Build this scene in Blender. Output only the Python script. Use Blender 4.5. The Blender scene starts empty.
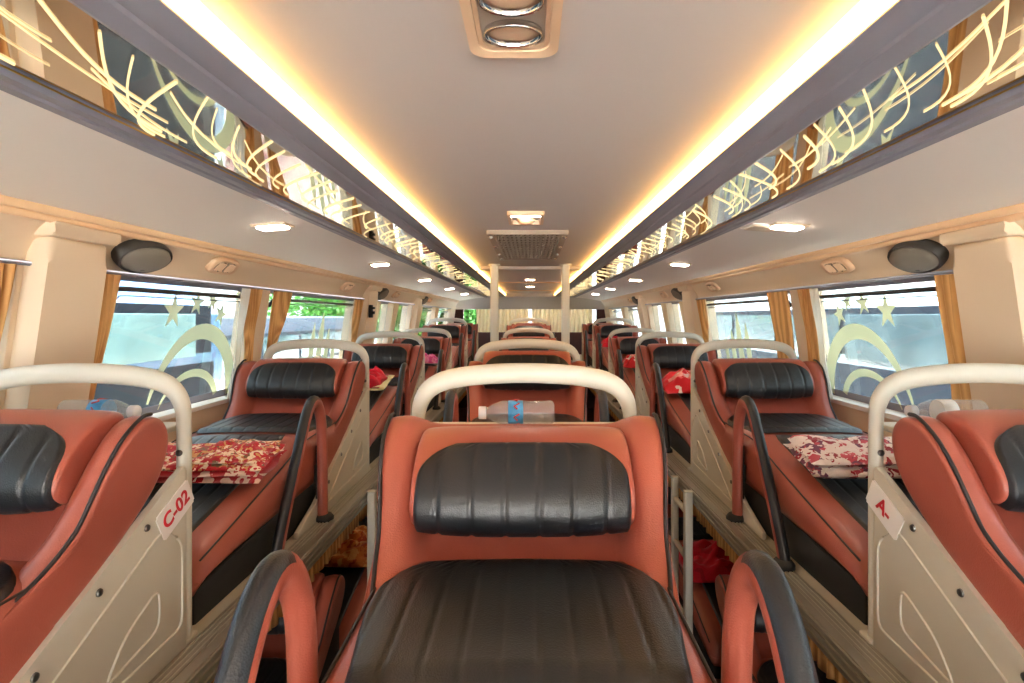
import bpy, bmesh, math, random
from mathutils import Vector, Matrix, noise
random.seed(7)
C = bpy.context.scene.collection
S = bpy.context.scene
PI = math.pi
CAM = 1.70            # camera height above the lower aisle floor
DECK = 1.02           # top of the upper deck
LOW = 0.27            # top of the lower berth plinth

# ------------------------------------------------------------------ materials
def lin(c):
    return tuple(((v/255)/12.92 if v/255 <= .04045 else ((v/255+.055)/1.055)**2.4) for v in c) + (1.0,)

def mat(name, col, rough=.5, metal=0, spec=.5, bump=0, bscale=200, noise_amt=0, nscale=8, emit=0, coat=0, emitcol=None):
    m = bpy.data.materials.new(name); m.use_nodes = True
    nt = m.node_tree; N = nt.nodes; L = nt.links
    p = N['Principled BSDF']
    p.inputs['Base Color'].default_value = lin(col)
    p.inputs['Roughness'].default_value = rough
    p.inputs['Metallic'].default_value = metal
    p.inputs['Specular IOR Level'].default_value = spec
    p.inputs['Coat Weight'].default_value = coat
    if emit:
        p.inputs['Emission Color'].default_value = lin(emitcol or col)
        p.inputs['Emission Strength'].default_value = emit
    tc = N.new('ShaderNodeTexCoord')
    if noise_amt:
        n = N.new('ShaderNodeTexNoise'); n.inputs['Scale'].default_value = nscale
        n.inputs['Detail'].default_value = 4
        L.new(tc.outputs['Object'], n.inputs['Vector'])
        r = N.new('ShaderNodeValToRGB')
        c = lin(col)
        r.color_ramp.elements[0].position = .3; r.color_ramp.elements[1].position = .7
        r.color_ramp.elements[0].color = tuple(v*(1-noise_amt) for v in c[:3])+(1,)
        r.color_ramp.elements[1].color = tuple(min(1, v*(1+noise_amt)) for v in c[:3])+(1,)
        L.new(n.outputs['Fac'], r.inputs['Fac']); L.new(r.outputs['Color'], p.inputs['Base Color'])
    if bump:
        v = N.new('ShaderNodeTexVoronoi'); v.inputs['Scale'].default_value = bscale
        L.new(tc.outputs['Object'], v.inputs['Vector'])
        b = N.new('ShaderNodeBump'); b.inputs['Strength'].default_value = bump
        b.inputs['Distance'].default_value = .001
        L.new(v.outputs['Distance'], b.inputs['Height']); L.new(b.outputs['Normal'], p.inputs['Normal'])
    return m

def emis(name, col, strength):
    m = bpy.data.materials.new(name); m.use_nodes = True
    nt = m.node_tree; nt.nodes.clear()
    o = nt.nodes.new('ShaderNodeOutputMaterial'); e = nt.nodes.new('ShaderNodeEmission')
    e.inputs['Color'].default_value = (*col, 1); e.inputs['Strength'].default_value = strength
    nt.links.new(e.outputs[0], o.inputs[0])
    return m

def glass(name, tint, gloss=.08, white=0.0):
    m = bpy.data.materials.new(name); m.use_nodes = True
    nt = m.node_tree; nt.nodes.clear(); N = nt.nodes; L = nt.links
    o = N.new('ShaderNodeOutputMaterial'); t = N.new('ShaderNodeBsdfTransparent')
    t.inputs['Color'].default_value = (*tint, 1)
    g = N.new('ShaderNodeBsdfGlossy'); g.inputs['Roughness'].default_value = .02
    lw = N.new('ShaderNodeLayerWeight'); lw.inputs['Blend'].default_value = .5
    pw = N.new('ShaderNodeMath'); pw.operation = 'POWER'; pw.inputs[1].default_value = 4
    fr = N.new('ShaderNodeMath'); fr.operation = 'MULTIPLY_ADD'; fr.inputs[1].default_value = .6; fr.inputs[2].default_value = gloss*.5
    L.new(lw.outputs['Facing'], pw.inputs[0]); L.new(pw.outputs[0], fr.inputs[0])
    mx = N.new('ShaderNodeMixShader')
    L.new(fr.outputs[0], mx.inputs[0]); L.new(t.outputs[0], mx.inputs[1]); L.new(g.outputs[0], mx.inputs[2])
    last = mx
    if white:
        d = N.new('ShaderNodeBsdfDiffuse'); d.inputs['Color'].default_value = (.85, .88, .9, 1)
        m2 = N.new('ShaderNodeMixShader'); m2.inputs[0].default_value = white
        L.new(mx.outputs[0], m2.inputs[1]); L.new(d.outputs[0], m2.inputs[2]); last = m2
    L.new(last.outputs[0], o.inputs[0])
    return m

M = {}
M['orange'] = mat('leather_orange', (158, 81, 65), .34, spec=.5, bump=.25, bscale=420, noise_amt=.06, nscale=5)
M['black'] = mat('leather_black', (22, 25, 30), .37, spec=.5, bump=.3, bscale=420)
M['blackflat'] = mat('skirt_black', (26, 26, 28), .7)
M['piping'] = mat('piping', (34, 30, 32), .5)
M['seam'] = mat('seam_thread', (112, 50, 36), .6)
M['cream'] = mat('cream_plastic', (208, 204, 190), .38)
M['panel'] = mat('panel_plastic', (200, 196, 182), .45, bump=.08, bscale=600)
M['screw'] = mat('screw_steel', (120, 120, 120), .35, metal=1)
M['alu'] = mat('aluminium', (176, 172, 160), .38, metal=.85)
M['ceil'] = mat('ceiling_felt', (206, 198, 194), .75)
M['side'] = mat('side_vinyl', (247, 240, 232), .62)
M['wall'] = mat('wall_vinyl', (226, 206, 180), .6)
M['tan'] = mat('tan_trim', (222, 186, 148), .4)
M['grey'] = mat('fascia_grey', (134, 134, 146), .4, spec=.5)
M['mirror'] = mat('mirror', (225, 215, 200), .03, metal=1)
M['gold'] = mat('gold_trim', (190, 150, 70), .3, metal=.9)
M['arcglow'] = emis('arc_glow', (1.0, .74, .36), .75)  # emission for the arc tubes on the mirror strips
M['led'] = emis('led_lens', (1.0, .52, .13), 5.6)
M['lamp'] = emis('lamp_lens', (1.0, .84, .66), 30)
M['lampframe'] = mat('lamp_frame', (225, 205, 180), .4)
M['chrome'] = mat('chrome', (225, 225, 228), .08, metal=1)
M['peach'] = mat('peach_plastic', (222, 188, 154), .42)
M['ventdark'] = mat('vent_inner', (165, 148, 132), .4)
M['louvredark'] = mat('louvre_dark', (104, 86, 70), .5)
M['speaker'] = mat('speaker_mesh', (112, 106, 96), .7, bump=.6, bscale=500)
M['speakerrim'] = mat('speaker_rim', (52, 50, 48), .5)
M['curtain'] = mat('gold_curtain', (206, 152, 92), .75, noise_amt=.08, nscale=30)
M['creamcurtain'] = mat('cream_curtain', (224, 204, 168), .8, noise_amt=.05, nscale=20)
M['liner'] = mat('liner_cloth', (240, 234, 220), .85)
M['floor'] = mat('floor_vinyl', (110, 84, 62), .5, noise_amt=.2, nscale=30)
M['maroon'] = mat('maroon_vinyl', (72, 32, 28), .5)
M['blackframe'] = mat('frame_black', (18, 22, 30), .35)
M['rubber'] = mat('rubber', (30, 30, 30), .7)
M['glass'] = glass('window_glass', (.60, .65, .66))
M['windscreen'] = glass('windscreen_glass', (.96, .97, .97))
def translucent(m, col, k):
    nt = m.node_tree; p = nt.nodes['Principled BSDF']; o = nt.nodes['Material Output']
    t = nt.nodes.new('ShaderNodeBsdfTranslucent'); t.inputs['Color'].default_value = lin(col)
    x = nt.nodes.new('ShaderNodeMixShader'); x.inputs[0].default_value = k
    nt.links.new(p.outputs[0], x.inputs[1]); nt.links.new(t.outputs[0], x.inputs[2]); nt.links.new(x.outputs[0], o.inputs['Surface'])
    return m
def stripes(m, c1, c2, scale):
    nt = m.node_tree; N = nt.nodes; p = N['Principled BSDF']
    tc = N.new('ShaderNodeTexCoord'); w = N.new('ShaderNodeTexWave'); w.bands_direction = 'Y'; w.inputs['Scale'].default_value = scale
    w.inputs['Distortion'].default_value = 1.2; w.inputs['Detail Scale'].default_value = .6
    r = N.new('ShaderNodeValToRGB'); r.color_ramp.elements[0].color = lin(c1); r.color_ramp.elements[1].color = lin(c2)
    nt.links.new(tc.outputs['Object'], w.inputs['Vector']); nt.links.new(w.outputs['Fac'], r.inputs[0]); nt.links.new(r.outputs[0], p.inputs['Base Color'])
stripes(M['curtain'], (170, 116, 62), (226, 178, 116), 18)  # woven stripes, their dark bands also standing in for fold shading
M['decal'] = translucent(mat('decal_cream', (224, 222, 186), .6), (250, 250, 226), .6)
translucent(M['curtain'], (226, 164, 96), .2); translucent(M['creamcurtain'], (226, 204, 168), .15); translucent(M['liner'], (240, 236, 226), .4)
M['white'] = mat('plate_white', (240, 238, 235), .4)
M['red'] = mat('letter_red', (196, 30, 44), .5)
M['pet'] = glass('clear_plastic', (.93, .95, .95), white=.2)
M['cap'] = mat('bottle_cap', (238, 236, 240), .4)
M['capblue'] = mat('bottle_cap_blue', (70, 140, 210), .4)
M['label'] = mat('bottle_label', (70, 150, 205), .35, noise_amt=.3, nscale=60)
M['labelred'] = mat('label_red', (200, 60, 60), .4)
M['strap'] = mat('strap_black', (16, 16, 16), .7)
# outside
M['pale_concrete'] = mat('pale_concrete', (226, 224, 220), .9, noise_amt=.1)  # ground kept near white to bounce sunlight up into the ceilings
M['busblue'] = mat('bus_blue', (88, 124, 172), .25, coat=.4)
M['buswhite'] = mat('bus_white', (226, 232, 238), .25, coat=.4)
M['busdark'] = mat('bus_dark', (34, 44, 60), .6, spec=.25)
M['busred'] = mat('bus_maroon', (88, 44, 48), .3)
M['buspane'] = mat('bus_pane', (140, 176, 182), .12, noise_amt=.12, nscale=6)
M['buspanegrey'] = mat('bus_pane_grey', (92, 110, 118), .12, noise_amt=.25, nscale=3)
M['busgrey'] = mat('bus_grey', (150, 162, 170), .25, coat=.4)
M['pink'] = mat('bus_pink_line', (206, 120, 150), .4)
M['tyre'] = mat('tyre', (30, 30, 32), .8)
M['bark'] = mat('bark', (92, 74, 58), .9)
M['leaf'] = mat('leaf_green', (86, 150, 62), .5, noise_amt=.35, nscale=3)
M['building'] = mat('building_wall', (232, 232, 232), .8)

def cloth(name, cols, scale, rough=.85, thr=None):
    m = bpy.data.materials.new(name); m.use_nodes = True
    nt = m.node_tree; N = nt.nodes; L = nt.links; p = N['Principled BSDF']
    p.inputs['Roughness'].default_value = rough
    p.inputs['Specular IOR Level'].default_value = .15
    p.inputs['Sheen Weight'].default_value = .25
    tc = N.new('ShaderNodeTexCoord')
    nz = N.new('ShaderNodeTexNoise'); nz.inputs['Scale'].default_value = scale*.7; nz.inputs['Detail'].default_value = 2
    ad = N.new('ShaderNodeMixRGB'); ad.blend_type = 'ADD'; ad.inputs[0].default_value = .12
    v = N.new('ShaderNodeTexVoronoi'); v.inputs['Scale'].default_value = scale
    L.new(tc.outputs['Object'], nz.inputs['Vector'])
    L.new(tc.outputs['Object'], ad.inputs[1]); L.new(nz.outputs['Color'], ad.inputs[2])
    L.new(ad.outputs[0], v.inputs['Vector'])
    s = N.new('ShaderNodeSeparateColor'); L.new(v.outputs['Color'], s.inputs[0])
    r = N.new('ShaderNodeValToRGB'); r.color_ramp.interpolation = 'CONSTANT'
    el = r.color_ramp.elements
    while len(el) < len(cols): el.new(.5)
    for i, (pos, c) in enumerate(cols):
        el[i].position = pos; el[i].color = lin(c)
    L.new(s.outputs[0], r.inputs[0]); L.new(r.outputs[0], p.inputs['Base Color'])
    nb = N.new('ShaderNodeTexNoise'); nb.inputs['Scale'].default_value = 350
    L.new(tc.outputs['Object'], nb.inputs['Vector'])
    b = N.new('ShaderNodeBump'); b.inputs['Strength'].default_value = .35; b.inputs['Distance'].default_value = .002
    L.new(nb.outputs['Fac'], b.inputs['Height']); L.new(b.outputs['Normal'], p.inputs['Normal'])
    return m
M['blk_redpat'] = cloth('blanket_red_pattern', [(0, (176, 24, 36)), (.36, (206, 150, 92)), (.54, (236, 214, 186)), (.74, (120, 88, 56)), (.86, (196, 40, 48))], 52)
M['blk_redhem'] = cloth('blanket_red_hem', [(0, (182, 24, 40)), (.82, (236, 206, 190))], 30)
M['blk_floral'] = cloth('blanket_floral', [(0, (228, 214, 208)), (.48, (190, 70, 84)), (.62, (232, 220, 214)), (.78, (112, 58, 84)), (.88, (150, 30, 48))], 42)
M['blk_red'] = cloth('blanket_red', [(0, (206, 26, 48)), (.9, (176, 20, 40))], 20)
M['blk_redwhite'] = cloth('blanket_red_white', [(0, (224, 44, 54)), (.7, (240, 160, 150)), (.84, (244, 226, 220))], 22)
M['blk_orange'] = cloth('blanket_orange', [(0, (214, 120, 56)), (.45, (190, 84, 44)), (.75, (226, 160, 90))], 30)
M['blk_pink'] = cloth('blanket_pink', [(0, (214, 84, 150)), (.6, (230, 140, 180))], 25)
M['blk_cream'] = cloth('blanket_cream', [(0, (232, 220, 170)), (.8, (220, 200, 140))], 25)

# ------------------------------------------------------------------ helpers
def new_mesh(name, bm, mats, smooth=True, subsurf=0, sharp=None, recalc=True):
    if recalc: bmesh.ops.recalc_face_normals(bm, faces=bm.faces[:])
    me = bpy.data.meshes.new(name); bm.to_mesh(me); bm.free()
    for m in (mats if isinstance(mats, (list, tuple)) else [mats]): me.materials.append(M[m])
    if subsurf:
        o = bpy.data.objects.new('tmp', me); C.objects.link(o)
        md = o.modifiers.new('s', 'SUBSURF'); md.levels = md.render_levels = subsurf
        dg = bpy.context.evaluated_depsgraph_get(); dg.update()
        me2 = bpy.data.meshes.new_from_object(o.evaluated_get(dg))
        bpy.data.objects.remove(o); bpy.data.meshes.remove(me); me = me2; me.name = name
    if smooth:
        me.polygons.foreach_set('use_smooth', [True]*len(me.polygons))
        if sharp: me.set_sharp_from_angle(angle=math.radians(sharp))
    return me

def link(name, me, parent=None, loc=(0, 0, 0), rot=(0, 0, 0)):
    o = bpy.data.objects.new(name, me); C.objects.link(o)
    o.location = loc; o.rotation_euler = rot
    if parent: o.parent = parent
    return o

def tag(o, label, cat, group=None, kind=None):
    o['label'] = label; o['category'] = cat
    if group: o['group'] = group
    if kind: o['kind'] = kind
    return o

def thing(name, label, cat, loc=(0, 0, 0), rot=(0, 0, 0), group=None):
    o = bpy.data.objects.new(name, None); C.objects.link(o); o.empty_display_size = .05
    o.location = loc; o.rotation_euler = rot
    return tag(o, label, cat, group)

def struct(name, bm, m, parent=None, smooth=False, sharp=None, label=None):
    o = link(name, new_mesh(name, bm, m, smooth, sharp=sharp), parent)
    if not parent: o['kind'] = 'structure'
    return o

def box(bm, x0, x1, y0, y1, z0, z1, mi=0, bev=0, seg=2):
    r = bmesh.ops.create_cube(bm, size=1)
    vs = r['verts']
    for v in vs:
        v.co = Vector((x0+(v.co.x+.5)*(x1-x0), y0+(v.co.y+.5)*(y1-y0), z0+(v.co.z+.5)*(z1-z0)))
    fs = set(f for v in vs for f in v.link_faces)
    for f in fs: f.material_index = mi
    if bev:
        es = list(set(e for v in vs for e in v.link_edges))
        r = bmesh.ops.bevel(bm, geom=es, offset=bev, segments=seg, affect='EDGES', profile=.5)
        for f in r['faces']: f.material_index = mi
    return vs

def prism(bm, poly, a0, a1, axis='y', mi=0, bev=0, seg=2):
    """poly of (x,z) extruded along y, (y,z) along x, or (x,y) along z."""
    def P(p, a):
        if axis == 'y': return Vector((p[0], a, p[1]))
        if axis == 'x': return Vector((a, p[0], p[1]))
        return Vector((p[0], p[1], a))
    A = [bm.verts.new(P(p, a0)) for p in poly]; B = [bm.verts.new(P(p, a1)) for p in poly]
    n = len(poly); fs = []
    fs.append(bm.faces.new(A)); fs.append(bm.faces.new(B[::-1]))
    for i in range(n):
        fs.append(bm.faces.new((A[i], A[(i+1) % n], B[(i+1) % n], B[i])))
    for f in fs: f.material_index = mi
    if bev:
        es = list(set(e for f in fs for e in f.edges))
        r = bmesh.ops.bevel(bm, geom=es, offset=bev, segments=seg, affect='EDGES', profile=.5)
        for f in r['faces']: f.material_index = mi
    return A+B

def loft(bm, rings, closed=True, cap=True, mi=0):
    """rings: list of lists of Vectors, equal length."""
    R = [[bm.verts.new(p) for p in r] for r in rings]
    n = len(R[0]); m = n if closed else n-1
    for a, b in zip(R, R[1:]):
        for i in range(m):
            f = bm.faces.new((a[i], a[(i+1) % n], b[(i+1) % n], b[i])); f.material_index = mi
    if cap and closed:
        for r in (R[0], R[-1]):
            f = bm.faces.new(r); f.material_index = mi
    return R

def tube(bm, pts, rad, n=8, closed=False, mi=0, N=None, flat=None, cap=True):
    """round (or, with flat=(a,b) radii and plane normal N, oval) tube along pts."""
    P = [Vector(p) for p in pts]; k = len(P)
    rings = []; ref = None
    for i, p in enumerate(P):
        if closed: t = P[(i+1) % k]-P[i-1]
        else: t = P[min(i+1, k-1)]-P[max(i-1, 0)]
        t.normalize()
        if N is not None: b = Vector(N); 
        else:
            if ref is None: ref = Vector((0, 0, 1)) if abs(t.z) < .9 else Vector((1, 0, 0))
            b = ref - t*ref.dot(t)
            if b.length < 1e-5: b = t.orthogonal()
            b.normalize(); ref = b
        c = t.cross(b)
        r = rad[i] if isinstance(rad, (list, tuple)) else rad
        ra, rb = (r, r) if flat is None else (flat[i] if isinstance(flat, list) else flat)
        rings.append([p + b*(math.cos(a)*ra) + c*(math.sin(a)*rb) for a in [2*PI*j/n for j in range(n)]])
    if closed: rings.append(rings[0])
    if closed:
        R = [[bm.verts.new(q) for q in r] for r in rings[:-1]]; R.append(R[0])
        for a, b in zip(R, R[1:]):
            for i in range(n):
                f = bm.faces.new((a[i], a[(i+1) % n], b[(i+1) % n], b[i])); f.material_index = mi
        return R
    return loft(bm, rings, cap=cap, mi=mi)

def spline(pts, n=8):
    """Catmull-Rom through pts."""
    P = [Vector(p) for p in pts]; out = []
    for i in range(len(P)-1):
        p0 = P[max(i-1, 0)]; p1 = P[i]; p2 = P[i+1]; p3 = P[min(i+2, len(P)-1)]
        for j in range(n):
            t = j/n
            out.append(.5*((2*p1)+(p2-p0)*t+(2*p0-5*p1+4*p2-p3)*t*t+(3*p1-p0-3*p2+p3)*t**3))
    out.append(P[-1]); return out

def interp(tab, x):
    if x <= tab[0][0]: return tab[0][1]
    for (a, u), (b, v) in zip(tab, tab[1:]):
        if x <= b:
            t = (x-a)/(b-a); return u+(v-u)*t
    return tab[-1][1]

def smooth_tab(tab, n=6):
    pts = spline([(a, b, 0) for a, b in tab], n)
    return [(p.x, p.y) for p in pts]

def lathe(bm, prof, n=20, axis='z', mi=0, cen=(0, 0, 0)):
    rings = []
    for r, h in prof:
        ring = []
        for j in range(n):
            a = 2*PI*j/n
            x, y = r*math.cos(a), r*math.sin(a)
            v = {'z': (x, y, h), 'y': (x, h, y), 'x': (h, x, y)}[axis]
            ring.append(Vector(v)+Vector(cen))
        rings.append(ring)
    return loft(bm, rings, mi=mi)

# ------------------------------------------------------------------ berth
PITCH = 1.30
ZT = smooth_tab([(-1.27, .150), (-1.05, .200), (-.85, .247), (-.70, .285), (-.62, .298), (-.5, .300), (-.40, .302), (-.28, .305), (-.2, .30)])
def zt(y): return interp(ZT, y)
CROWN = [(0, 0), (.10, -.002), (.165, -.005), (.203, -.012), (.220, -.028), (.228, -.062)]

def cushion_mesh():
    bm = bmesh.new(); rings = []
    ys = [-1.262, -1.255, -1.235, -1.15, -1.05, -.95, -.85, -.76, -.68, -.622, -.596, -.57, -.50, -.42, -.32, -.26]
    for y in ys:
        z = zt(y); dz = 0; k = 1
        if y < -1.25: k = .94; dz = -.03
        if y < -1.26: k = .9; dz = -.06
        if abs(y+.596) < .01: dz = -.014
        half = [(x*k, z+c+dz) for x, c in CROWN] + [(.224*k, .105+(z-.15)*.25), (.212*k, .085)]
        ring = [Vector((x, y, h)) for x, h in half] + [Vector((-x, y, h)) for x, h in half[::-1][:-1]]
        rings.append(ring)
    loft(bm, rings)
    return new_mesh('cushion', bm, 'orange', subsurf=1)

def cushion_piping_mesh(s):
    bm = bmesh.new()
    if 1:
        tube(bm, [(s*.2135, y, zt(y)-.0185) for y in [-1.23+.03*i for i in range(31)]], .0024, 6)
    return new_mesh('piping', bm, 'piping')

def pad_surface(bm, fn, y0, y1, ny, nx, half, chan, th=.007):
    """quilted pad over surface fn(x,y)->(point, normal); half(y) half width."""
    grid = []
    for i in range(ny+1):
        t = i/ny; row = []
        for j in range(nx+1):
            u = -1+2*j/nx; w = half(t); x = u*w
            p, n = fn(x, y0+(y1-y0)*t)
            e = min(1, min(t, 1-t)*ny/2.0, (1-abs(u))*nx/3.0)
            r = abs(math.sin(PI*(x/chan+.5)))
            h = -.004 + e*(th + .0042*min(1, r*3.2)**.6)
            row.append(bm.verts.new(p+n*h))
        grid.append(row)
    for a, b in zip(grid, grid[1:]):
        for j in range(nx):
            bm.faces.new((a[j], a[j+1], b[j+1], b[j]))

def cush_fn(x, y):
    a = abs(x); c = interp(CROWN, a)
    d = (zt(y+.01)-zt(y-.01))/.02
    n = Vector((x*.15, -d, 1)).normalized()
    return Vector((x, y, zt(y)+c)), n

def seat_pad_mesh():
    bm = bmesh.new()
    def half(t):
        b = .184+.026*min(1, t/.55); q = max(0, (t-.62)/.385); a = b*(1-q**2.6)**.5 if q < 1 else 0
        return max(.105, a)*(1-.06*(max(0, .08-t)/.08)**2)
    pad_surface(bm, cush_fn, -.592, -.292, 24, 108, half, .0425)
    return new_mesh('seat_pad', bm, 'black')

def leg_pad_mesh():
    bm = bmesh.new()
    pad_surface(bm, cush_fn, -1.22, -.618, 24, 84, lambda t: .150*(1-.1*max(0, t-.9)/.1), .0425)
    return new_mesh('leg_pad', bm, 'black')

BK = [(-.082, .468), (-.076, .425), (-.090, .375), (-.122, .335), (-.170, .292), (-.230, .252), (-.330, .204), (-.410, .162)]
OA = [(-.50, .15), (-.50, .20), (-.435, .255), (-.378, .272), (-.332, .300), (-.285, .338), (-.258, .385), (-.232, .432), (-.198, .472), (-.155, .497), (-.112, .496)]+BK
OB = [(-.50, .15), (-.50, .20), (-.40, .240), (-.335, .270), (-.282, .290), (-.238, .314), (-.205, .348), (-.175, .390), (-.152, .428), (-.135, .466), (-.108, .482)]+BK
def bw(y, z):
    k = min(1, max(0, (-.315-y)/.12)); k = k*k*(3-2*k)
    if z < .27: k = k*.5
    return (.895+.080*min(1, max(0, (z-.30)/.16)))*(1-.08*k)
def backrest_mesh():
    bm = bmesh.new()
    cy = sum(p[0] for p in OA)/len(OA); cz = sum(p[1] for p in OA)/len(OA)
    def inset(P, d):
        out = []
        for y, z in P:
            v = Vector((cy-y, cz-z)); l = v.length; v.normalize(); out.append((y+v.x*min(d, l*.5), z+v.y*min(d, l*.5)))
        return out
    def mix(a, b, t): return [(p[0]+(q[0]-p[0])*t, p[1]+(q[1]-p[1])*t) for p, q in zip(a, b)]
    secs = [(.2555, inset(OA, .03)), (.2545, inset(OA, .012)), (.250, inset(OA, .002)), (.243, OA), (.215, inset(OA, -.004)), (.192, mix(OA, OB, .25)), (.176, mix(OA, OB, .75)), (.165, OB), (.09, OB)]
    full = [(x, P) for x, P in secs] + [(0, OB)] + [(-x, P) for x, P in secs[::-1]]
    rings = [[Vector((x*bw(y, z), y, z)) for y, z in P] for x, P in full]
    loft(bm, rings)
    return new_mesh('backrest', bm, 'orange', subsurf=2)

def backrest_piping_mesh(s):
    bm = bmesh.new()
    if 1:
        pts = spline([(s*.2475*bw(y, z), y-.0015, z+.001) for y, z in OA[3:10]+[(-.130, .499)]], 5)
        tube(bm, pts, .0036, 6)
    return new_mesh('piping', bm, 'piping')

def backrest_seam_mesh(s):
    bm = bmesh.new()
    if 1:
        tube(bm, spline([(s*.150, y-.0004, z+.0004) for y, z in OB[3:10]], 4), .0016, 5)
        tube(bm, [(s*x, -.2045-(x-.165)*.25, .352+(x-.165)*.62) for x in (.168, .18, .2)], .0016, 5)
    return new_mesh('seam', bm, 'seam')

HP = [(-.240, .364), (-.266, .377), (-.273, .403), (-.255, .440), (-.218, .478), (-.172, .503), (-.122, .510), (-.098, .494), (-.112, .460), (-.150, .415), (-.190, .380), (-.216, .366)]
def headrest_mesh():
    bm = bmesh.new()
    cy = sum(p[0] for p in HP)/len(HP); cz = sum(p[1] for p in HP)/len(HP)
    def sc(k): return [(cy+(y-cy)*k, cz+(z-cz)*k) for y, z in HP]
    secs = [(.178, .45), (.1805, .75), (.179, .93), (.170, 1.0), (.09, 1.02)]
    full = secs+[(0, 1.03)]+[(-x, k) for x, k in secs[::-1]]
    loft(bm, [[Vector((x, y, z)) for y, z in sc(k)] for x, k in full])
    return new_mesh('headrest', bm, 'orange', subsurf=2)

def headrest_pad_mesh():
    bm = bmesh.new()
    path = spline([(0, y, z) for y, z in [(-.242, .360), (-.266, .372), (-.275, .403), (-.257, .442), (-.219, .481), (-.194, .496)]], 8)
    L = [0]
    for a, b in zip(path, path[1:]): L.append(L[-1]+(b-a).length)
    def fn(x, s):
        s *= L[-1]; i = max(i for i in range(len(L)) if L[i] <= s+1e-9); i = min(i, len(path)-2)
        t = (s-L[i])/(L[i+1]-L[i]); p = path[i].lerp(path[i+1], t)
        d = (path[i+1]-path[i]).normalized(); n = Vector((0, -d.z, d.y))
        if n.y > 0 and n.z < 0: n = -n
        k = 1-.012*(abs(x)/.18)**4
        return Vector((x, p.y, p.z))-n*(.010*(abs(x)/.18)**3), n
    def half(t):
        q = max(0, (t-.58)/.43); return max(.10, .1735*(1-q**2.6)**.5)
    pad_surface(bm, fn, 0, 1, 26, 98, half, .0535, th=.0085)
    return new_mesh('headrest_pad', bm, 'black')

def hoop_mesh(low=0):
    bm = bmesh.new()
    half = [(.2215, .0), (.2215, .2), (.2215, .40), (.221, .462), (.217, .497), (.203, .524), (.179, .542), (.140, .553), (.075, .5605), (0, .563)]
    pts = [(x, 0, z) for x, z in half]+[(-x, 0, z) for x, z in half[::-1][1:]]
    sp = spline(pts, 6)
    fl = []
    for p in sp:
        k = min(1, max(0, (p.z-.47)/.08)); fl.append((.0155, .0135+.0075*k))
    tube(bm, sp, .02, 14, N=(0, 1, 0), flat=fl)
    for s in (-1, 1):   # foot flange and fixing screw
        box(bm, s*.2195-.022, s*.2195+.016, -.012, .028, 0, .012, 0, .004)
        lathe(bm, [(.0, .0), (.007, .0), (.006, .004), (0, .004)], 10, 'y', 1, (s*.2215, -.0185, .40))
    return new_mesh('grab_hoop', bm, ['cream', 'screw'])

PANEL = [(-.76, .0), (-.013, .0), (-.013, .366), (-.024, .374), (-.05, .360), (-.40, .172), (-.62, .062), (-.76, .02)]
def panel_mesh(s):
    bm = bmesh.new()
    x0, x1 = sorted((s*.222, s*.2358))
    prism(bm, PANEL, x0, x1, 'x', 0, .003, 2)
    xo = s*.2358
    def ridge(poly, r=.0032):
        tube(bm, [(xo, y, z) for y, z in poly], r, 6, closed=True)
    def rounded(poly, k=.2):
        out = []
        n = len(poly)
        for i in range(n):
            p = Vector(poly[i]); a = Vector(poly[i-1]); b = Vector(poly[(i+1) % n])
            pa = p+(a-p).normalized()*min(.025, (a-p).length*.3); pb = p+(b-p).normalized()*min(.025, (b-p).length*.3)
            for t in (0, .33, .66, 1): out.append(tuple((pa*(1-t)**2+p*2*t*(1-t)+pb*t*t)))
        return out
    ridge(rounded([(-.03, .225), (-.03, .05), (-.52, .03), (-.36, .125), (-.09, .27)]))
    ridge(rounded([(-.10, .165), (-.10, .085), (-.24, .06), (-.19, .12)]))
    for y, z in [(-.135, .290), (-.25, .227), (-.37, .165), (-.5, .10)]:
        lathe(bm, [(0, 0), (.007, 0), (.006, s*.003), (0, s*.004)], 10, 'x', 1, (xo, y, z))
    return new_mesh('side_panel', bm, ['panel', 'screw'], sharp=40)

def plate_mesh(s, text):
    """number plate tilted along the panel edge on side s; origin at its centre, faces s*x."""
    bm = bmesh.new()
    w, h = .108, .058
    # local: a along (reading direction), b up, thickness along out
    sgn = s   # reading direction in +y for s=+1 (left berths), -y for s=-1
    vs = box(bm, -w/2, w/2, -h/2, h/2, 0, .0022, 0, 0)
    es = [e for v in vs for e in v.link_edges if abs(e.verts[0].co.z-e.verts[1].co.z) > .001]
    bmesh.ops.bevel(bm, geom=list(set(es)), offset=.004, segments=3, affect='EDGES')
    cu = bpy.data.curves.new('txt', 'FONT'); cu.body = text; cu.size = 1; cu.align_x = 'CENTER'; cu.align_y = 'CENTER'
    cu.extrude = .012; cu.offset = .022; cu.resolution_u = 4
    o = bpy.data.objects.new('tmp', cu); C.objects.link(o)
    dg = bpy.context.evaluated_depsgraph_get(); dg.update()
    me = bpy.data.meshes.new_from_object(o.evaluated_get(dg)); bpy.data.objects.remove(o)
    old = set(bm.faces)
    me.transform(Matrix.Translation((0, 0, .0026)) @ Matrix.Scale(.042, 4))
    bm.from_mesh(me)
    for f in bm.faces: f.material_index = 0 if f in old else 1
    ang = math.radians(27)
    a = Vector((0, s*math.cos(ang), math.sin(ang) if s > 0 else -math.sin(ang)))
    n = Vector((s, 0, 0)); b = n.cross(a)
    mt = Matrix((( a.x, b.x, n.x, 0), (a.y, b.y, n.y, 0), (a.z, b.z, n.z, 0), (0, 0, 0, 1)))
    bm.transform(mt)
    return new_mesh('number_plate', bm, ['white', 'red'], smooth=False)

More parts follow.
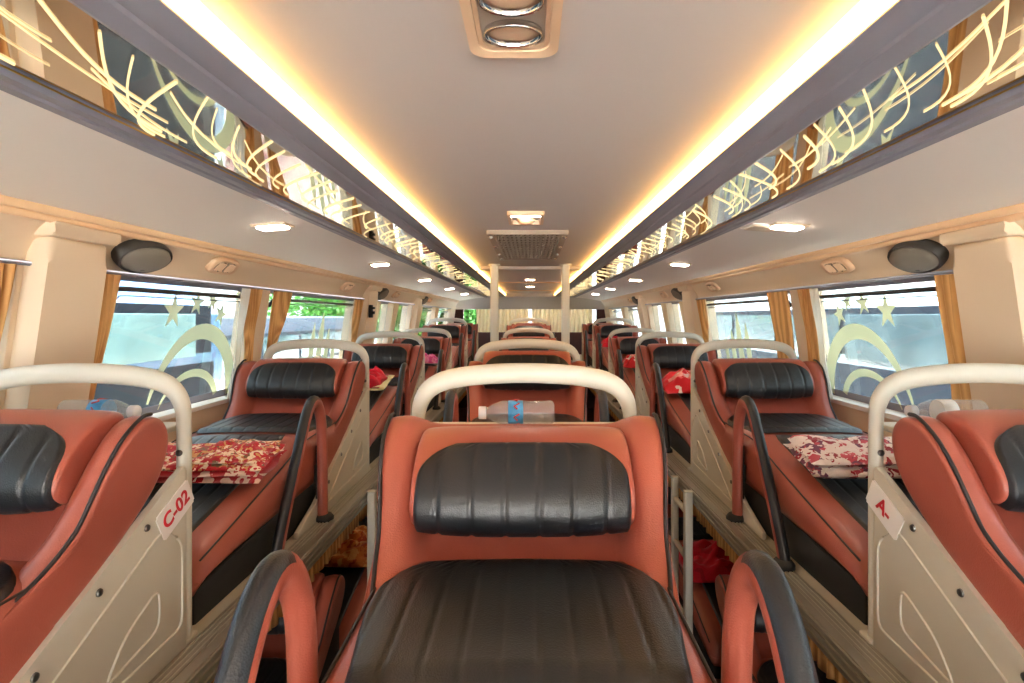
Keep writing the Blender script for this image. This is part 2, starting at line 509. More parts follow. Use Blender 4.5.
def handle_mesh(s, top=.405, nb=0):
    """padded guard loop: near leg sloping, far leg upright; black on the outside, orange inside."""
    bm = bmesh.new()
    H = .2505
    pts = spline([(s*H, y, z) for y, z in [(-.87+nb, 0), (-.825+nb, .09), (-.730+nb*.6, .25), (-.682+nb*.3, .33), (-.642, top-.020), (-.600, top+.003), (-.560, top-.016), (-.532, top-.07), (-.522, .25), (-.517, .1), (-.515, 0)]], 6)
    fl = [(.0162, .0208)]*len(pts)
    R = tube(bm, pts, .02, 16, N=(1, 0, 0), flat=fl)
    k = len(pts); cen = Vector((s*H, -.62, .18)); apex = max(range(k), key=lambda q: pts[q].z)+3
    for i in range(k-1):
        t = (pts[i+1]-pts[i]).normalized(); c = t.cross(Vector((1, 0, 0)))
        sg = 1 if c.dot(cen-pts[i]) > 0 else -1
        for q in range(16):
            inner = math.sin(2*PI*(q+.5)/16)*sg > -.45
            f = next(f for f in R[i][q].link_faces if R[i][(q+1) % 16] in f.verts and R[i+1][q] in f.verts)
            f.material_index = 0 if (inner or i >= apex) else 1
    for y, t in ((-.87+nb, 0), (-.515, 0)):
        lathe(bm, [(0, -.001), (.03, -.001), (.03, .012), (.022, .022), (0, .022)], 14, 'z', 2, (s*(H+.006), y, 0))
    # stitching along the inner face of the loop
    return new_mesh('guard_handle', bm, ['orange', 'black', 'rubber'])

def shelf_mesh():
    bm = bmesh.new()
    box(bm, -.2, .2, -.072, .045, .440, .453, 0, .004)
    return new_mesh('shelf', bm, 'cream')

def base_mesh():
    bm = bmesh.new()
    prism(bm, [(-1.24, 0), (-.04, 0), (-.04, .28), (-.12, .27), (-.34, .17), (-.5, .13), (-.8, .11), (-1.24, .08)], -.208, .208, 'x', 0, .006, 2)
    return new_mesh('base', bm, 'blackflat', sharp=40)

def belt_mesh(s):
    bm = bmesh.new()
    box(bm, s*.231-.003, s*.231+.003, -.60, -.565, .03, .25, 0, .001)
    box(bm, s*.234-.008, s*.234+.008, -.612, -.553, .13, .19, 0, .004)
    return new_mesh('belt_strap', bm, 'strap')

ME = dict(cushion=cushion_mesh(), cpipe1=cushion_piping_mesh(1), cpipe2=cushion_piping_mesh(-1), seat_pad=seat_pad_mesh(), leg_pad=leg_pad_mesh(), backrest=backrest_mesh(), bpipe1=backrest_piping_mesh(1), bpipe2=backrest_piping_mesh(-1),
          seam1=backrest_seam_mesh(1), seam2=backrest_seam_mesh(-1), headrest=headrest_mesh(), hpad=headrest_pad_mesh(), hoop=hoop_mesh(), panelL=panel_mesh(1), panelR=panel_mesh(-1),
          handL=handle_mesh(1), handR=handle_mesh(-1), chandL=handle_mesh(1, .414, -.025), chandR=handle_mesh(-1, .414, -.025), shelf=shelf_mesh(), base=base_mesh(), beltL=belt_mesh(1), beltR=belt_mesh(-1))
PLATES = {}
def plate(s, text):
    if (s, text) not in PLATES: PLATES[(s, text)] = plate_mesh(s, text)
    return PLATES[(s, text)]

def berth(label, group, loc, sides, hoop=True, pillow=(0, 0, 0), plates=None, upper=True, leg=True):
    """sides: +1 / -1 for each aisle side with a panel and a guard handle (x direction)."""
    t = thing('sleeper_berth', label, 'bed', loc, group=group)
    link('base', ME['base'], t)
    c = link('cushion', ME['cushion'], t); [link('piping', ME['cpipe'+q], c) for q in '12']
    link('seat_pad', ME['seat_pad'], t)['label'] = 'black quilted seat pad'
    link('leg_pad', ME['leg_pad'], t)['label'] = 'black quilted leg pad'
    b = link('backrest', ME['backrest'], t); [(link('piping', ME['bpipe'+q], b), link('seam', ME['seam'+q], b)) for q in '12']
    h = link('headrest', ME['headrest'], t, pillow); link('headrest_pad', ME['hpad'], h)['label'] = 'black quilted headrest pad'
    if hoop:
        link('grab_hoop', ME['hoop'], t)['label'] = 'cream grab hoop'
        link('shelf', ME['shelf'], t)
    for s in sides:
        if upper:
            p = link('side_panel', ME['panelL' if s > 0 else 'panelR'], t)
            if plates:
                link('number_plate', plate(s, plates), p, (s*.2372, -.054, .297))
            g = link('guard_handle', ME[('c' if len(sides) == 2 else '')+('handL' if s > 0 else 'handR')], t, (0, 0 if len(sides) == 2 else -.08, 0))
            if len(sides) == 1: link('belt_strap', ME['beltL' if s > 0 else 'beltR'], t)
    return t

ROWS = [1.17, 2.47, 3.77, 5.07, 6.37, 7.67]
BX = .944
ordn = ['first', 'second', 'third', 'fourth', 'fifth', 'sixth']
UP = {}
def lift(i): return .09 if i >= 4 else 0
for i, y in enumerate(ROWS):
    for side, nm, s in ((-1, 'left', 1), (1, 'right', -1)):
        pl = None
        if i == 0: pl = 'C-02' if side < 0 else 'A-'
        extra = {0: ('beside the aisle, with the white number plate C-02' if side < 0 else 'with the white number plate A'), 1: ('carrying the red patterned blanket' if side < 0 else 'carrying the white floral blanket'),
                 2: ('with a plain red blanket on its seat' if side < 0 else 'with a bright red and white blanket on its seat')}.get(i, '')
        if i < 3: lab = f'upper orange and black berth under the {nm} windows, {ordn[i]} row, {extra}'
        elif i < 5: lab = f'upper orange and black berth under the {nm} windows, {ordn[i]} row from the front'
        else: lab = f'upper berth in the last row by the {nm} windows, against the rear curtains'
        lab = ' '.join(lab.split()[:16])
        UP[(nm, i)] = berth(lab, 'upper berths', (side*BX, y, DECK+lift(i)), [s], hoop=i < 5, plates=pl)
    if i != 2:
        cl = {0: 'centre upper berth nearest the camera, black padded headrest and two guard handles', 1: 'second upper berth in the centre column, behind the bottle and cream hoop',
              3: 'centre upper berth just past the two cream poles', 4: 'centre upper berth behind the one past the two poles', 5: 'last centre upper berth against the rear curtains'}[i]
        UP[('centre', i)] = berth(cl, 'upper berths', (-.012, y, DECK+lift(i)), [1, -1], hoop=i < 5, pillow={0: (0, -.024, -.026), 1: (0, .02, .03)}.get(i, (0, 0, 0)))
for i, y in enumerate(ROWS[:3]):
    for side, nm, s in ((-1, 'left', 1), (1, 'right', -1)):
        lab = {0: f'lower berth on the {nm} below the second upper berth, seen inside the near guard handle', 1: f'lower berth on the {nm} just behind the white ladder, ' + ('with an orange blanket' if side < 0 else 'with a dark red blanket'),
               2: f'lower berth on the {nm} one row behind the ladder'}[i]
        berth(lab, 'lower berths', (side*BX*.98, y+.98, LOW), [s], hoop=False, upper=False)

# ------------------------------------------------------------------ shell of the coach
Y0, Y1 = -2.3, 8.82
def Z(z): return CAM+z
def mir(poly, s): return [(s*x, z) for x, z in poly]
def wx(z):            # inner wall surface x at relative height z (walls lean in towards the top)
    return 1.235 - .065*((z+.335)/.455)

bm = bmesh.new(); box(bm, -1.32, 1.32, Y0, Y1+.1, -.06, 0); struct('floor', bm, 'floor')
for s, nm in ((-1, 'left'), (1, 'right')):
    bm = bmesh.new(); prism(bm, mir([(.665, DECK-.045), (1.25, DECK-.045), (1.25, DECK), (.665, DECK)], s), Y0+.05, Y1)
    struct(f'floor_upper_{nm}', bm, 'panel')
    bm = bmesh.new()   # ribbed aluminium edge rail
    prism(bm, mir([(.640, DECK-.055), (.664, DECK-.055), (.664, DECK+.004), (.640, DECK+.004)], s), Y0+.05, Y1, bev=.002)
    for k in range(3):
        z = DECK-.045+k*.018
        prism(bm, mir([(.635, z), (.6405, z), (.6405, z+.008), (.635, z+.008)], s), Y0+.05, Y1)
    for k in range(4):
        x = .668+k*.011
        prism(bm, mir([(x, DECK), (x+.006, DECK), (x+.006, DECK+.0025), (x, DECK+.0025)], s), Y0+.05, Y1)
    struct(f'trim_{1 if s < 0 else 2}', bm, 'alu')
    bm = bmesh.new(); prism(bm, mir([(.70, 0), (1.25, 0), (1.25, LOW), (.70, LOW)], s), Y0+.05, Y1); struct(f'floor_lower_{nm}', bm, 'maroon')
bm = bmesh.new(); box(bm, -.262, .262, -.25, 2.56, DECK-.045, DECK); box(bm, -.262, .262, 3.86, Y1, DECK-.045, DECK); struct('floor_upper_centre', bm, 'panel')
bm = bmesh.new(); box(bm, -.24, .24, -.25, 2.5, 0, DECK-.045); box(bm, -.24, .24, 3.9, Y1, 0, DECK-.045); struct('partition_centre', bm, 'maroon')
for k, (ya, yb) in enumerate([(5.30, 8.8)]):
    for s, nm in ((-1, 'left'), (1, 'right')):
        bm = bmesh.new(); xa, xb = sorted((s*.67, s*1.25)); box(bm, xa, xb, 5.10, Y1, DECK, DECK+.09, 0, .004); struct(f'floor_step_{nm}', bm, 'panel')
bm = bmesh.new(); box(bm, -.262, .262, 5.10, Y1, DECK, DECK+.09, 0, .004); struct('floor_step_centre', bm, 'panel')

# windows (y start, y end) per side; pillars fill the rest
WIN = [(-1.55, -.15), (-.05, 1.28), (1.50, 2.43), (2.53, 3.86), (4.18, 4.80), (4.88, 5.58), (5.86, 6.95), (7.05, 8.3)]
SILL, TOP = -.335, .125
for s, nm in ((-1, 'left'), (1, 'right')):
    bm = bmesh.new()
    # below the sill
    prism(bm, mir([(1.245, 0-0), (1.33, 0), (1.33, Z(SILL)-.0), (1.235, Z(SILL))], s), Y0, Y1)
    # posts between windows
    edges = [Y0]+[v for w in WIN for v in w]+[Y1]
    for a, b in zip(edges[0::2], edges[1::2]):
        prism(bm, mir([(wx(SILL), Z(SILL)), (1.33, Z(SILL)), (1.27, Z(TOP)), (wx(TOP), Z(TOP))], s), a, b, bev=.006)
    # cove above the windows up to the tan trim
    cv = [(wx(TOP), Z(TOP)), (1.163, Z(.150)), (1.148, Z(.178)), (1.124, Z(.206)), (1.098, Z(.228)), (1.080, Z(.243)), (1.080, Z(.43)), (1.33, Z(.43)), (1.33, Z(TOP))]
    prism(bm, mir(cv, s), Y0, Y1)
    struct(f'wall_{nm}', bm, 'wall', smooth=True, sharp=28)
    # side ceiling
    bm = bmesh.new()
    prism(bm, mir([(.672, Z(.292)), (.86, Z(.276)), (1.081, Z(.245)), (1.081, Z(.43)), (.672, Z(.43))], s), Y0, Y1)
    struct(f'ceiling_{nm}', bm, 'side', smooth=True, sharp=28)
    # tan double trim
    bm = bmesh.new()
    for (xa, za, w) in ((1.098, .2275, .011), (1.078, .2425, .013)):
        tube(bm, [(s*xa, Y0, Z(za)), (s*xa, Y1-.4, Z(za))], w, 8)
    struct(f'trim_{3 if s < 0 else 4}', bm, 'tan', smooth=True)
    # grey fascia: lower lip, recess over mirror, stepped upper, lamp lip
    bm = bmesh.new()
    prism(bm, mir([(.624, Z(.298)), (.634, Z(.291)), (.650, Z(.291)), (.655, Z(.288)), (.672, Z(.288)), (.680, Z(.293)), (.680, Z(.335)), (.624, Z(.335))], s), Y0, 8.3)
    prism(bm, mir([(.364, Z(.311)), (.385, Z(.3035)), (.398, Z(.3035)), (.402, Z(.300)), (.430, Z(.2965)), (.437, Z(.299)), (.437, Z(.34)), (.372, Z(.34)), (.364, Z(.322))], s), Y0, 8.3)
    prism(bm, mir([(.372, Z(.325)), (.680, Z(.325)), (.680, Z(.34)), (.372, Z(.34))], s), Y0, 8.3)
    struct(f'trim_{5 if s < 0 else 6}', bm, 'grey', smooth=True, sharp=25)
    bm = bmesh.new(); tube(bm, [(s*.625, Y0, Z(.2975)), (s*.625, 8.3, Z(.2975))], .0016, 6); struct(f'trim_{7 if s < 0 else 8}', bm, 'gold')
# central ceiling
bm = bmesh.new()
prism(bm, [(-.67, Z(.345)), (.67, Z(.345)), (.67, Z(.43)), (-.67, Z(.43))], Y0, 8.3)
struct('ceiling', bm, 'ceil')
bm = bmesh.new(); box(bm, -1.33, 1.33, Y0-.1, Y1+.15, Z(.43), Z(.47)); struct('roof', bm, 'side')
# cross beam by the poles and two ribs further back
for k, (y, z) in enumerate([(3.80, .322), (5.5, .336), (7.2, .336)]):
    bm = bmesh.new(); box(bm, -.345, .345, y, y+.10, Z(z), Z(.346), 0, .006); struct(f'beam_{k+1}', bm, 'tan' if k else 'ceil')
# rear wall: sloping cove above, curtained window below, maroon lower half
bm = bmesh.new()
prism(bm, [(8.29, Z(.30)), (8.40, Z(.285)), (8.62, Z(.22)), (8.78, Z(.12)), (8.95, Z(.12)), (8.95, Z(.43)), (8.29, Z(.43))], -1.25, 1.25, 'x')
struct('ceiling_rear', bm, 'ceil', smooth=True, sharp=25)
bm = bmesh.new()
box(bm, -1.33, 1.33, Y1, Y1+.08, 0, Z(-.20))
box(bm, -1.33, -1.05, Y1, Y1+.08, Z(-.20), Z(.13)); box(bm, 1.05, 1.33, Y1, Y1+.08, Z(-.20), Z(.13))
struct('wall_rear', bm, 'maroon')
bm = bmesh.new(); box(bm, -1.05, 1.05, Y1+.03, Y1+.036, Z(-.2), Z(.13)); struct('window_20', bm, 'glass')
# front wall with windscreen
bm = bmesh.new()
box(bm, -1.33, 1.33, Y0-.08, Y0, 0, .30); box(bm, -1.33, 1.33, Y0-.08, Y0, Z(.25), Z(.43))
box(bm, -1.33, -1.2, Y0-.08, Y0, .30, Z(.25)); box(bm, 1.2, 1.33, Y0-.08, Y0, .30, Z(.25))
struct('wall_front', bm, 'wall')
bm = bmesh.new(); box(bm, -1.2, 1.2, Y0-.05, Y0-.044, .30, Z(.25)); struct('window_21', bm, 'windscreen')

# windows
wn = 0
for s, nm in ((-1, 'left'), (1, 'right')):
    for k, (a, b) in enumerate(WIN):
        wn += 1
        bm = bmesh.new()
        x0, x1 = wx(SILL)+.045, wx(TOP)+.045
        prism(bm, mir([(x0, Z(SILL)), (x0+.005, Z(SILL)), (x1+.005, Z(TOP)), (x1, Z(TOP))], s), a-.005, b+.005)
        w = struct(f'window_{wn}', bm, 'glass')
        bm = bmesh.new()   # white inner sill and dark gasket
        prism(bm, mir([(wx(SILL)-.012, Z(SILL)-.012), (x0-.001, Z(SILL)-.012), (x0-.001, Z(SILL)+.008), (wx(SILL)-.012, Z(SILL)+.006)], s), a, b, bev=.003)
        link('sill', new_mesh('sill', bm, 'white', False), w)
        bm = bmesh.new()
        def wxo(z): return wx(z)+.043
        prism(bm, mir([(wxo(.108), Z(.108)), (wxo(.108)+.001, Z(.108)), (wxo(.125)+.001, Z(.125)), (wxo(.125), Z(.125))], s), a, b)
        prism(bm, mir([(wxo(SILL), Z(SILL)), (wxo(SILL)+.001, Z(SILL)), (wxo(-.30)+.001, Z(-.30)), (wxo(-.30), Z(-.30))], s), a, b)
        link('gasket', new_mesh('gasket', bm, 'grey', False), w)
        if b-a > .8:
            bm = bmesh.new()   # opening light: black hopper frame under the top edge with a dropped corner
            pts = [(.055, a+.05), (.080, a+.13), (.080, b-.02)]
            for zz, th in ((.084, .016), (.064, .004)):
                p = spline([(s*(wxo(zz-.03)), a+.09 if th > .01 else a+.13, Z(zz-.035)), (s*wxo(zz-.01), a+.12 if th > .01 else a+.16, Z(zz-.008)), (s*wxo(zz), a+.17 if th > .01 else a+.19, Z(zz)), (s*wxo(zz), a+.4, Z(zz)), (s*wxo(zz), b-.02, Z(zz))], 4)
                tube(bm, p, th/2, 6)
            link('hopper_frame', new_mesh('hopper_frame', bm, 'blackframe'), w)

# boxed pillars with moulded caps
for s, nm in ((-1, 'left'), (1, 'right')):
    for k, (ya, yb, pr) in enumerate([(1.295, 1.475, .055), (3.90, 4.12, .05), (5.62, 5.80, .05)]):
        bm = bmesh.new()
        lo = -.66
        q = [(wx(SILL)+.03-.0, Z(lo)), (wx(-.335)-pr+.012, Z(lo)), (wx(SILL)-pr, Z(SILL)), (wx(TOP)-pr, Z(TOP)), (wx(.19)-pr, Z(.19)), (wx(.19)+.06, Z(.19))]
        prism(bm, mir(q, s), ya, yb, bev=.016, seg=3)
        c = [(1.09, Z(.222)), (1.20, Z(.222)), (1.20, Z(.187)), (wx(.19)-pr-.012, Z(.187)), (wx(.19)-pr-.014, Z(.198)), (1.082, Z(.218))]
        prism(bm, mir(c, s), ya-.012, yb+.012, bev=.005)
        struct(f'pillar_{nm}_{k+1}', bm, 'wall', smooth=True, sharp=35)

# ------------------------------------------------------------------ ceiling fittings
def rowword(k): return ordn[k]
for s, nm in ((-1, 'left'), (1, 'right')):
    for k, (ya, yb) in enumerate([(Y0+.05, 3.78), (3.92, 8.2)]):
        t = thing('light_strip', f'long glowing warm light strip on the {nm} of the ceiling, ' + ('before the pole' if k == 0 else 'beyond the pole'), 'light', (0, ya, 0), group='ceiling light strips')
        bm = bmesh.new()
        prism(bm, mir([(.3655, Z(.3125)), (.356, Z(.3165)), (.350, Z(.323)), (.3485, Z(.330)), (.351, Z(.336)), (.3655, Z(.338))], s), 0, yb-ya)
        link('lens', new_mesh('lens', bm, 'led', False), t)
        bm = bmesh.new()
        prism(bm, mir([(.366, Z(.3125)), (.366, Z(.338)), (.372, Z(.338)), (.372, Z(.3125))], s), 0, yb-ya)
        link('channel', new_mesh('channel', bm, 'lampframe', False), t)
    # mirrored valance with emissive arc tubes laid on its face
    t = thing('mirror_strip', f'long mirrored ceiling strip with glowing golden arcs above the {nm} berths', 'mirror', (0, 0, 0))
    xi, zi, xo_, zo = .436, .300, .626, .301
    bm = bmesh.new(); prism(bm, mir([(xi, Z(zi)), (xo_, Z(zo)), (xo_, Z(zo+.006)), (xi, Z(zi+.006))], s), Y0+.02, 8.28)
    link('mirror_panel', new_mesh('mirror_panel', bm, 'mirror', False), t)
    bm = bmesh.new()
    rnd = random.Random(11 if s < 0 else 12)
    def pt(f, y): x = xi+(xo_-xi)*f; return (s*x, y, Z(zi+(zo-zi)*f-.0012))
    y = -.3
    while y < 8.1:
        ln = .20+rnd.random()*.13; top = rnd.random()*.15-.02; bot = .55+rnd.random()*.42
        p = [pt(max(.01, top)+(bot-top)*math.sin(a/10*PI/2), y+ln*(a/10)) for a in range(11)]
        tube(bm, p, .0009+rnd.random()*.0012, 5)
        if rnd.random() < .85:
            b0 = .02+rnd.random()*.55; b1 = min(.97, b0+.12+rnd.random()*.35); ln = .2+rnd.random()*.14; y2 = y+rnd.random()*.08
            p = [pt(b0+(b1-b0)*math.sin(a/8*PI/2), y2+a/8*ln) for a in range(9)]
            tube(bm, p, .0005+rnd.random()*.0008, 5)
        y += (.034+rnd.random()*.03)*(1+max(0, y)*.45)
    link('light_arc', new_mesh('light_arc', bm, 'arcglow'), t)['kind'] = 'stuff'

def slanted(s, x, drop=.0):
    """height and tilt of the side ceiling at x."""
    return Z(.292-(x-.672)*.085) if x < .86 else Z(.276-(x-.86)*.14)
for s, nm in ((-1, 'left'), (1, 'right')):
    for k, y in enumerate([1.72, 2.95, 4.2, 5.5, 6.75]):
        x = .79
        ang = math.atan(.085)*s
        t = thing('ceiling_downlight', f'small bright rectangular lamp in the sloping {nm} ceiling, {ordn[k]} counting from the camera', 'light', (s*x, y, slanted(s, x)), (0, ang, 0), 'side ceiling lamps')
        bm = bmesh.new()
        prism(bm, [(-.052, -.042), (.052, -.042), (.052, .042), (-.052, .042)], -.006, .004, 'z', 0, .003)
        link('housing', new_mesh('housing', bm, 'lampframe', sharp=40), t)
        bm = bmesh.new(); box(bm, -.040, .040, -.027, .027, -.012, -.005, 0, .003); link('lamp_lens', new_mesh('lamp_lens', bm, 'lamp', False), t)
t = thing('ceiling_hatch', 'square cream hatch in the right sloping ceiling beside the lamp', 'hatch', (.685, 1.78, slanted(1, .685)), (0, math.atan(.085), 0))
bm = bmesh.new(); box(bm, 0, .105, -.055, .055, -.005, .004, 0, .003); link('cover', new_mesh('cover', bm, 'side', sharp=40), t)
bm = bmesh.new(); box(bm, .01, .095, -.045, .045, -.007, -.004, 0, .002); link('panel', new_mesh('panel', bm, 'lampframe', sharp=40), t)

# twin air nozzle overhead
t = thing('air_nozzle_unit', 'peach ceiling panel with two round chrome-rimmed air nozzles overhead', 'air vent', (-.02, .632, Z(.345)))
def rrect(w, h, r, n=6):
    out = []
    for cx, cy, a0 in ((w-r, h-r, 0), (-w+r, h-r, 90), (-w+r, -h+r, 180), (w-r, -h+r, 270)):
        for i in range(n+1):
            a = math.radians(a0+90*i/n); out.append((cx+r*math.cos(a), cy+r*math.sin(a)))
    return out
def ringplate(bm, outer, inner, z0, z1, zi=None, mi=0):
    n = len(outer); zi = z0 if zi is None else zi
    a = [bm.verts.new((x, y, z1)) for x, y in outer]; b = [bm.verts.new((x*.985, y*.985, z0)) for x, y in outer]
    c = [bm.verts.new((x, y, zi)) for x, y in inner]; d = [bm.verts.new((x*.97, y*.97, z1)) for x, y in inner]
    for A, B in ((a, b), (b, c), (c, d)):
        for i in range(n):
            f = bm.faces.new((A[i], A[(i+1) % n], B[(i+1) % n], B[i])); f.material_index = mi
bm = bmesh.new(); ringplate(bm, rrect(.056, .092, .024), rrect(.044, .080, .020), -.011, .001, -.008)
ringplate(bm, rrect(.044, .080, .02), rrect(.0385, .074, .018), -.006, .001)
link('bezel', new_mesh('bezel', bm, 'peach', sharp=50), t)
bm = bmesh.new(); prism(bm, rrect(.043, .079, .02), -.003, .001, 'z'); link('plate', new_mesh('plate', bm, 'ventdark', False), t)
for dy in (-.036, .036):
    bm = bmesh.new()
    lathe(bm, [(.0345, -.002), (.035, -.010), (.034, -.012), (.0325, -.010), (.032, -.003)], 32, 'z', 0, (0, dy/.74, 0)); bm.transform(Matrix.Diagonal((1, .74, 1, 1)))
    nz = link('nozzle_rim', new_mesh('nozzle_rim', bm, 'chrome'), t)
    bm = bmesh.new(); lathe(bm, [(.0, -.0065), (.02, -.0075), (.031, -.006), (.031, -.003), (0, -.003)], 28, 'z', 0, (0, dy/.74, 0)); bm.transform(Matrix.Diagonal((1, .74, 1, 1)))
    link('nozzle_flap', new_mesh('nozzle_flap', bm, 'peach'), nz)

# dome lamp and perforated return grille
t = thing('ceiling_lamp', 'lit rectangular lamp with small dome in the middle of the ceiling', 'light', (-.014, 1.92, Z(.345)))
bm = bmesh.new(); ringplate(bm, rrect(.062, .10, .012), rrect(.05, .085, .008), -.014, .001)
link('bezel', new_mesh('bezel', bm, 'peach', sharp=50), t)
bm = bmesh.new(); box(bm, -.05, .05, -.08, -.045, -.011, 0, 0, .002); link('lamp_lens', new_mesh('lamp_lens', bm, 'lamp', False), t)
bm = bmesh.new(); lathe(bm, [(0, -.024), (.018, -.021), (.030, -.013), (.033, -.004), (0, -.004)], 20, 'z', 0, (0, .035, 0)); link('sensor_dome', new_mesh('sensor_dome', bm, 'peach'), t)

t = thing('return_air_grille', 'large perforated metal air grille in the centre of the ceiling', 'air vent', (-.01, 2.72, Z(.345)))
bm = bmesh.new(); ringplate(bm, rrect(.165, .50, .012), rrect(.135, .48, .01), -.016, .001)
link('frame', new_mesh('frame', bm, 'ventdark', sharp=50), t)
bm = bmesh.new()
nx, ny, cw = 14, 12, .0188
hole = .0062
for i in range(nx):
    for j in range(ny):
        cx = -.1316+cw*(i+.5)+(cw*.0); cy = -.476+.0793*(j+.5)
        o = [(cx+a*cw/2, cy+b*.03965) for a, b in ((1, 0), (1, 1), (0, 1), (-1, 1), (-1, 0), (-1, -1), (0, -1), (1, -1))]
        q = [(cx+hole*math.cos(k*PI/4), cy+hole*4.2*math.sin(k*PI/4)) for k in range(8)]
        A = [bm.verts.new((x, y, -.012)) for x, y in o]; B = [bm.verts.new((x, y, -.012)) for x, y in q]; D = [bm.verts.new((x, y, -.008)) for x, y in q]
        for k in range(8):
            bm.faces.new((A[k], A[(k+1) % 8], B[(k+1) % 8], B[k])); bm.faces.new((B[k], B[(k+1) % 8], D[(k+1) % 8], D[k]))
bmesh.ops.remove_doubles(bm, verts=bm.verts, dist=.0002)
link('perforated_sheet', new_mesh('perforated_sheet', bm, 'ventdark', False), t)
bm = bmesh.new(); box(bm, -.13, .13, -.47, .47, -.004, 0); link('filter', new_mesh('filter', bm, 'blackflat', False), t)
for sx in (-1, 1):
    for dy in (-.42, -.1, .2, .44):
        bm = bmesh.new(); lathe(bm, [(0, -.024), (.006, -.023), (.009, -.018), (.010, -.015)], 10, 'z', 0, (sx*.150, dy, 0)); link('screw', new_mesh('screw', bm, 'chrome'), t)
for k, y in enumerate([5.05, 6.2]):
    t = thing('ceiling_downlight', ['small centre ceiling lamp just beyond the cross beam', 'small centre ceiling lamp nearest the rear wall'][k], 'light', (0, y, Z(.345)), group='rear ceiling lamps')
    bm = bmesh.new(); box(bm, -.052, .052, -.06, .06, -.010, .001, 0, .003); link('housing', new_mesh('housing', bm, 'lampframe', sharp=40), t)
    bm = bmesh.new(); box(bm, -.04, .04, -.045, .045, -.013, -.009); link('lamp_lens', new_mesh('lamp_lens', bm, 'lamp', False), t)

# speakers and wall vents on the cove
def cove_frame(s, yy, w=0):
    return Matrix(((0, s*-.62*1.0, s*-.785, 0), (1, 0, 0, 0), (0, .785, -.62, 0), (0, 0, 0, 1)))
where = ['first from the camera, by the near pillar', 'by the second boxed pillar', 'by the third boxed pillar']
for s, nm in ((-1, 'left'), (1, 'right')):
    for k, y in enumerate([1.635, 4.26, 5.94]):
        # local: x along coach, y up along cove, z out into the cabin
        mt = Matrix.Translation((s*1.131, y, Z(.180))) @ Matrix(((0, -s*.70, -s*.714, 0), (1, 0, 0, 0), (0, .714, -.70, 0), (0, 0, 0, 1)))
        t = thing('speaker', f'dark oval speaker on the {nm} wall, {where[k]}', 'speaker', group='wall speakers'); t.matrix_world = mt
        def ell(a, b, z): return [Vector((a*math.cos(q), b*math.sin(q), z)) for q in [2*PI*i/36 for i in range(36)]]
        bm = bmesh.new(); loft(bm, [ell(.104, .056, -.012), ell(.104, .056, .014), ell(.100, .053, .020), ell(.096, .049, .020), ell(.094, .048, .012)]); link('rim', new_mesh('rim', bm, 'speakerrim', sharp=50), t)
        bm = bmesh.new(); loft(bm, [ell(.096, .049, .014), ell(.090, .045, .024), ell(.066, .032, .031), ell(.03, .014, .034)]); link('grille', new_mesh('grille', bm, 'speaker'), t)
        bm = bmesh.new(); box(bm, -.008, .008, -.034, -.022, .026, .0315, 0, .001); link('badge', new_mesh('badge', bm, 'speakerrim', False), t)
    for k, y in enumerate([2.06, 3.46, 4.72, 6.3]):
        mt = Matrix.Translation((s*1.128, y, Z(.187))) @ Matrix(((0, -s*.70, -s*.714, 0), (1, 0, 0, 0), (0, .714, -.70, 0), (0, 0, 0, 1)))
        w = ['beside the first speaker', 'before the second boxed pillar', 'past the second boxed pillar', 'past the third boxed pillar'][k]
        t = thing('air_vent', f'peach oval air vent on the {nm} wall above the windows, {w}', 'air vent', group='wall air vents'); t.matrix_world = mt
        bm = bmesh.new(); n = 32
        def se(a, b, z): return [Vector((a*math.copysign(abs(math.cos(q))**.6, math.cos(q)), b*math.copysign(abs(math.sin(q))**.6, math.sin(q)), z)) for q in [2*PI*i/n for i in range(n)]]
        loft(bm, [se(.088, .036, -.006), se(.088, .036, .004), se(.082, .032, .010), se(.064, .024, .010), se(.062, .022, .002)]); link('bezel', new_mesh('bezel', bm, 'peach', sharp=50), t)
        for sx in (-1, 1):
            bm = bmesh.new()
            for q in range(4):
                x = sx*(.012+.013*q); bm2 = box(bm, x-.002, x+.002, -.017, .017, .002, .013, 0, .0008)
            lathe(bm, [(.0, .001), (.028, .001), (.028, .006), (.025, .009), (.024, .003), (0, .003)], 20, 'z', 1, (sx*.031, 0, 0))
            link('louvre', new_mesh('louvre', bm, ['peach', 'louvredark'], sharp=50), t)

# ------------------------------------------------------------------ poles, ladders
for s, nm in ((-1, 'left'), (1, 'right')):
    bm = bmesh.new(); prism(bm, [(x+s*.232, y+3.66) for x, y in rrect(.026, .026, .01)], 0, Z(.345), 'z')
    lathe(bm, [(.0, Z(.333)), (.04, Z(.333)), (.04, Z(.3445)), (0, Z(.3445))], 18, 'z', 0, (s*.232, 3.66, 0))
    o = link('support_pole', new_mesh('support_pole', bm, 'cream', sharp=40)); tag(o, f'tall cream support pole on the {nm} of the centre gap, floor to ceiling', 'pole', 'support poles')
    t = thing('ladder', f'white metal ladder up to the {nm} upper berths, beside the second row', 'ladder', (s*.618, 2.19, 0), group='berth ladders')
    for dy, r in ((0, .016), (.20, .014)):
        bm = bmesh.new(); prism(bm, [(x, y+dy) for x, y in rrect(r, r, .006)], 0, DECK-.0, 'z'); link('rail', new_mesh('rail', bm, 'cream', sharp=40), t)
    for z in (.25, .5, .75, .93):
        bm = bmesh.new(); tube(bm, [(0, .01, z), (0, .19, z)], .011, 8); link('rung', new_mesh('rung', bm, 'panel'), t)

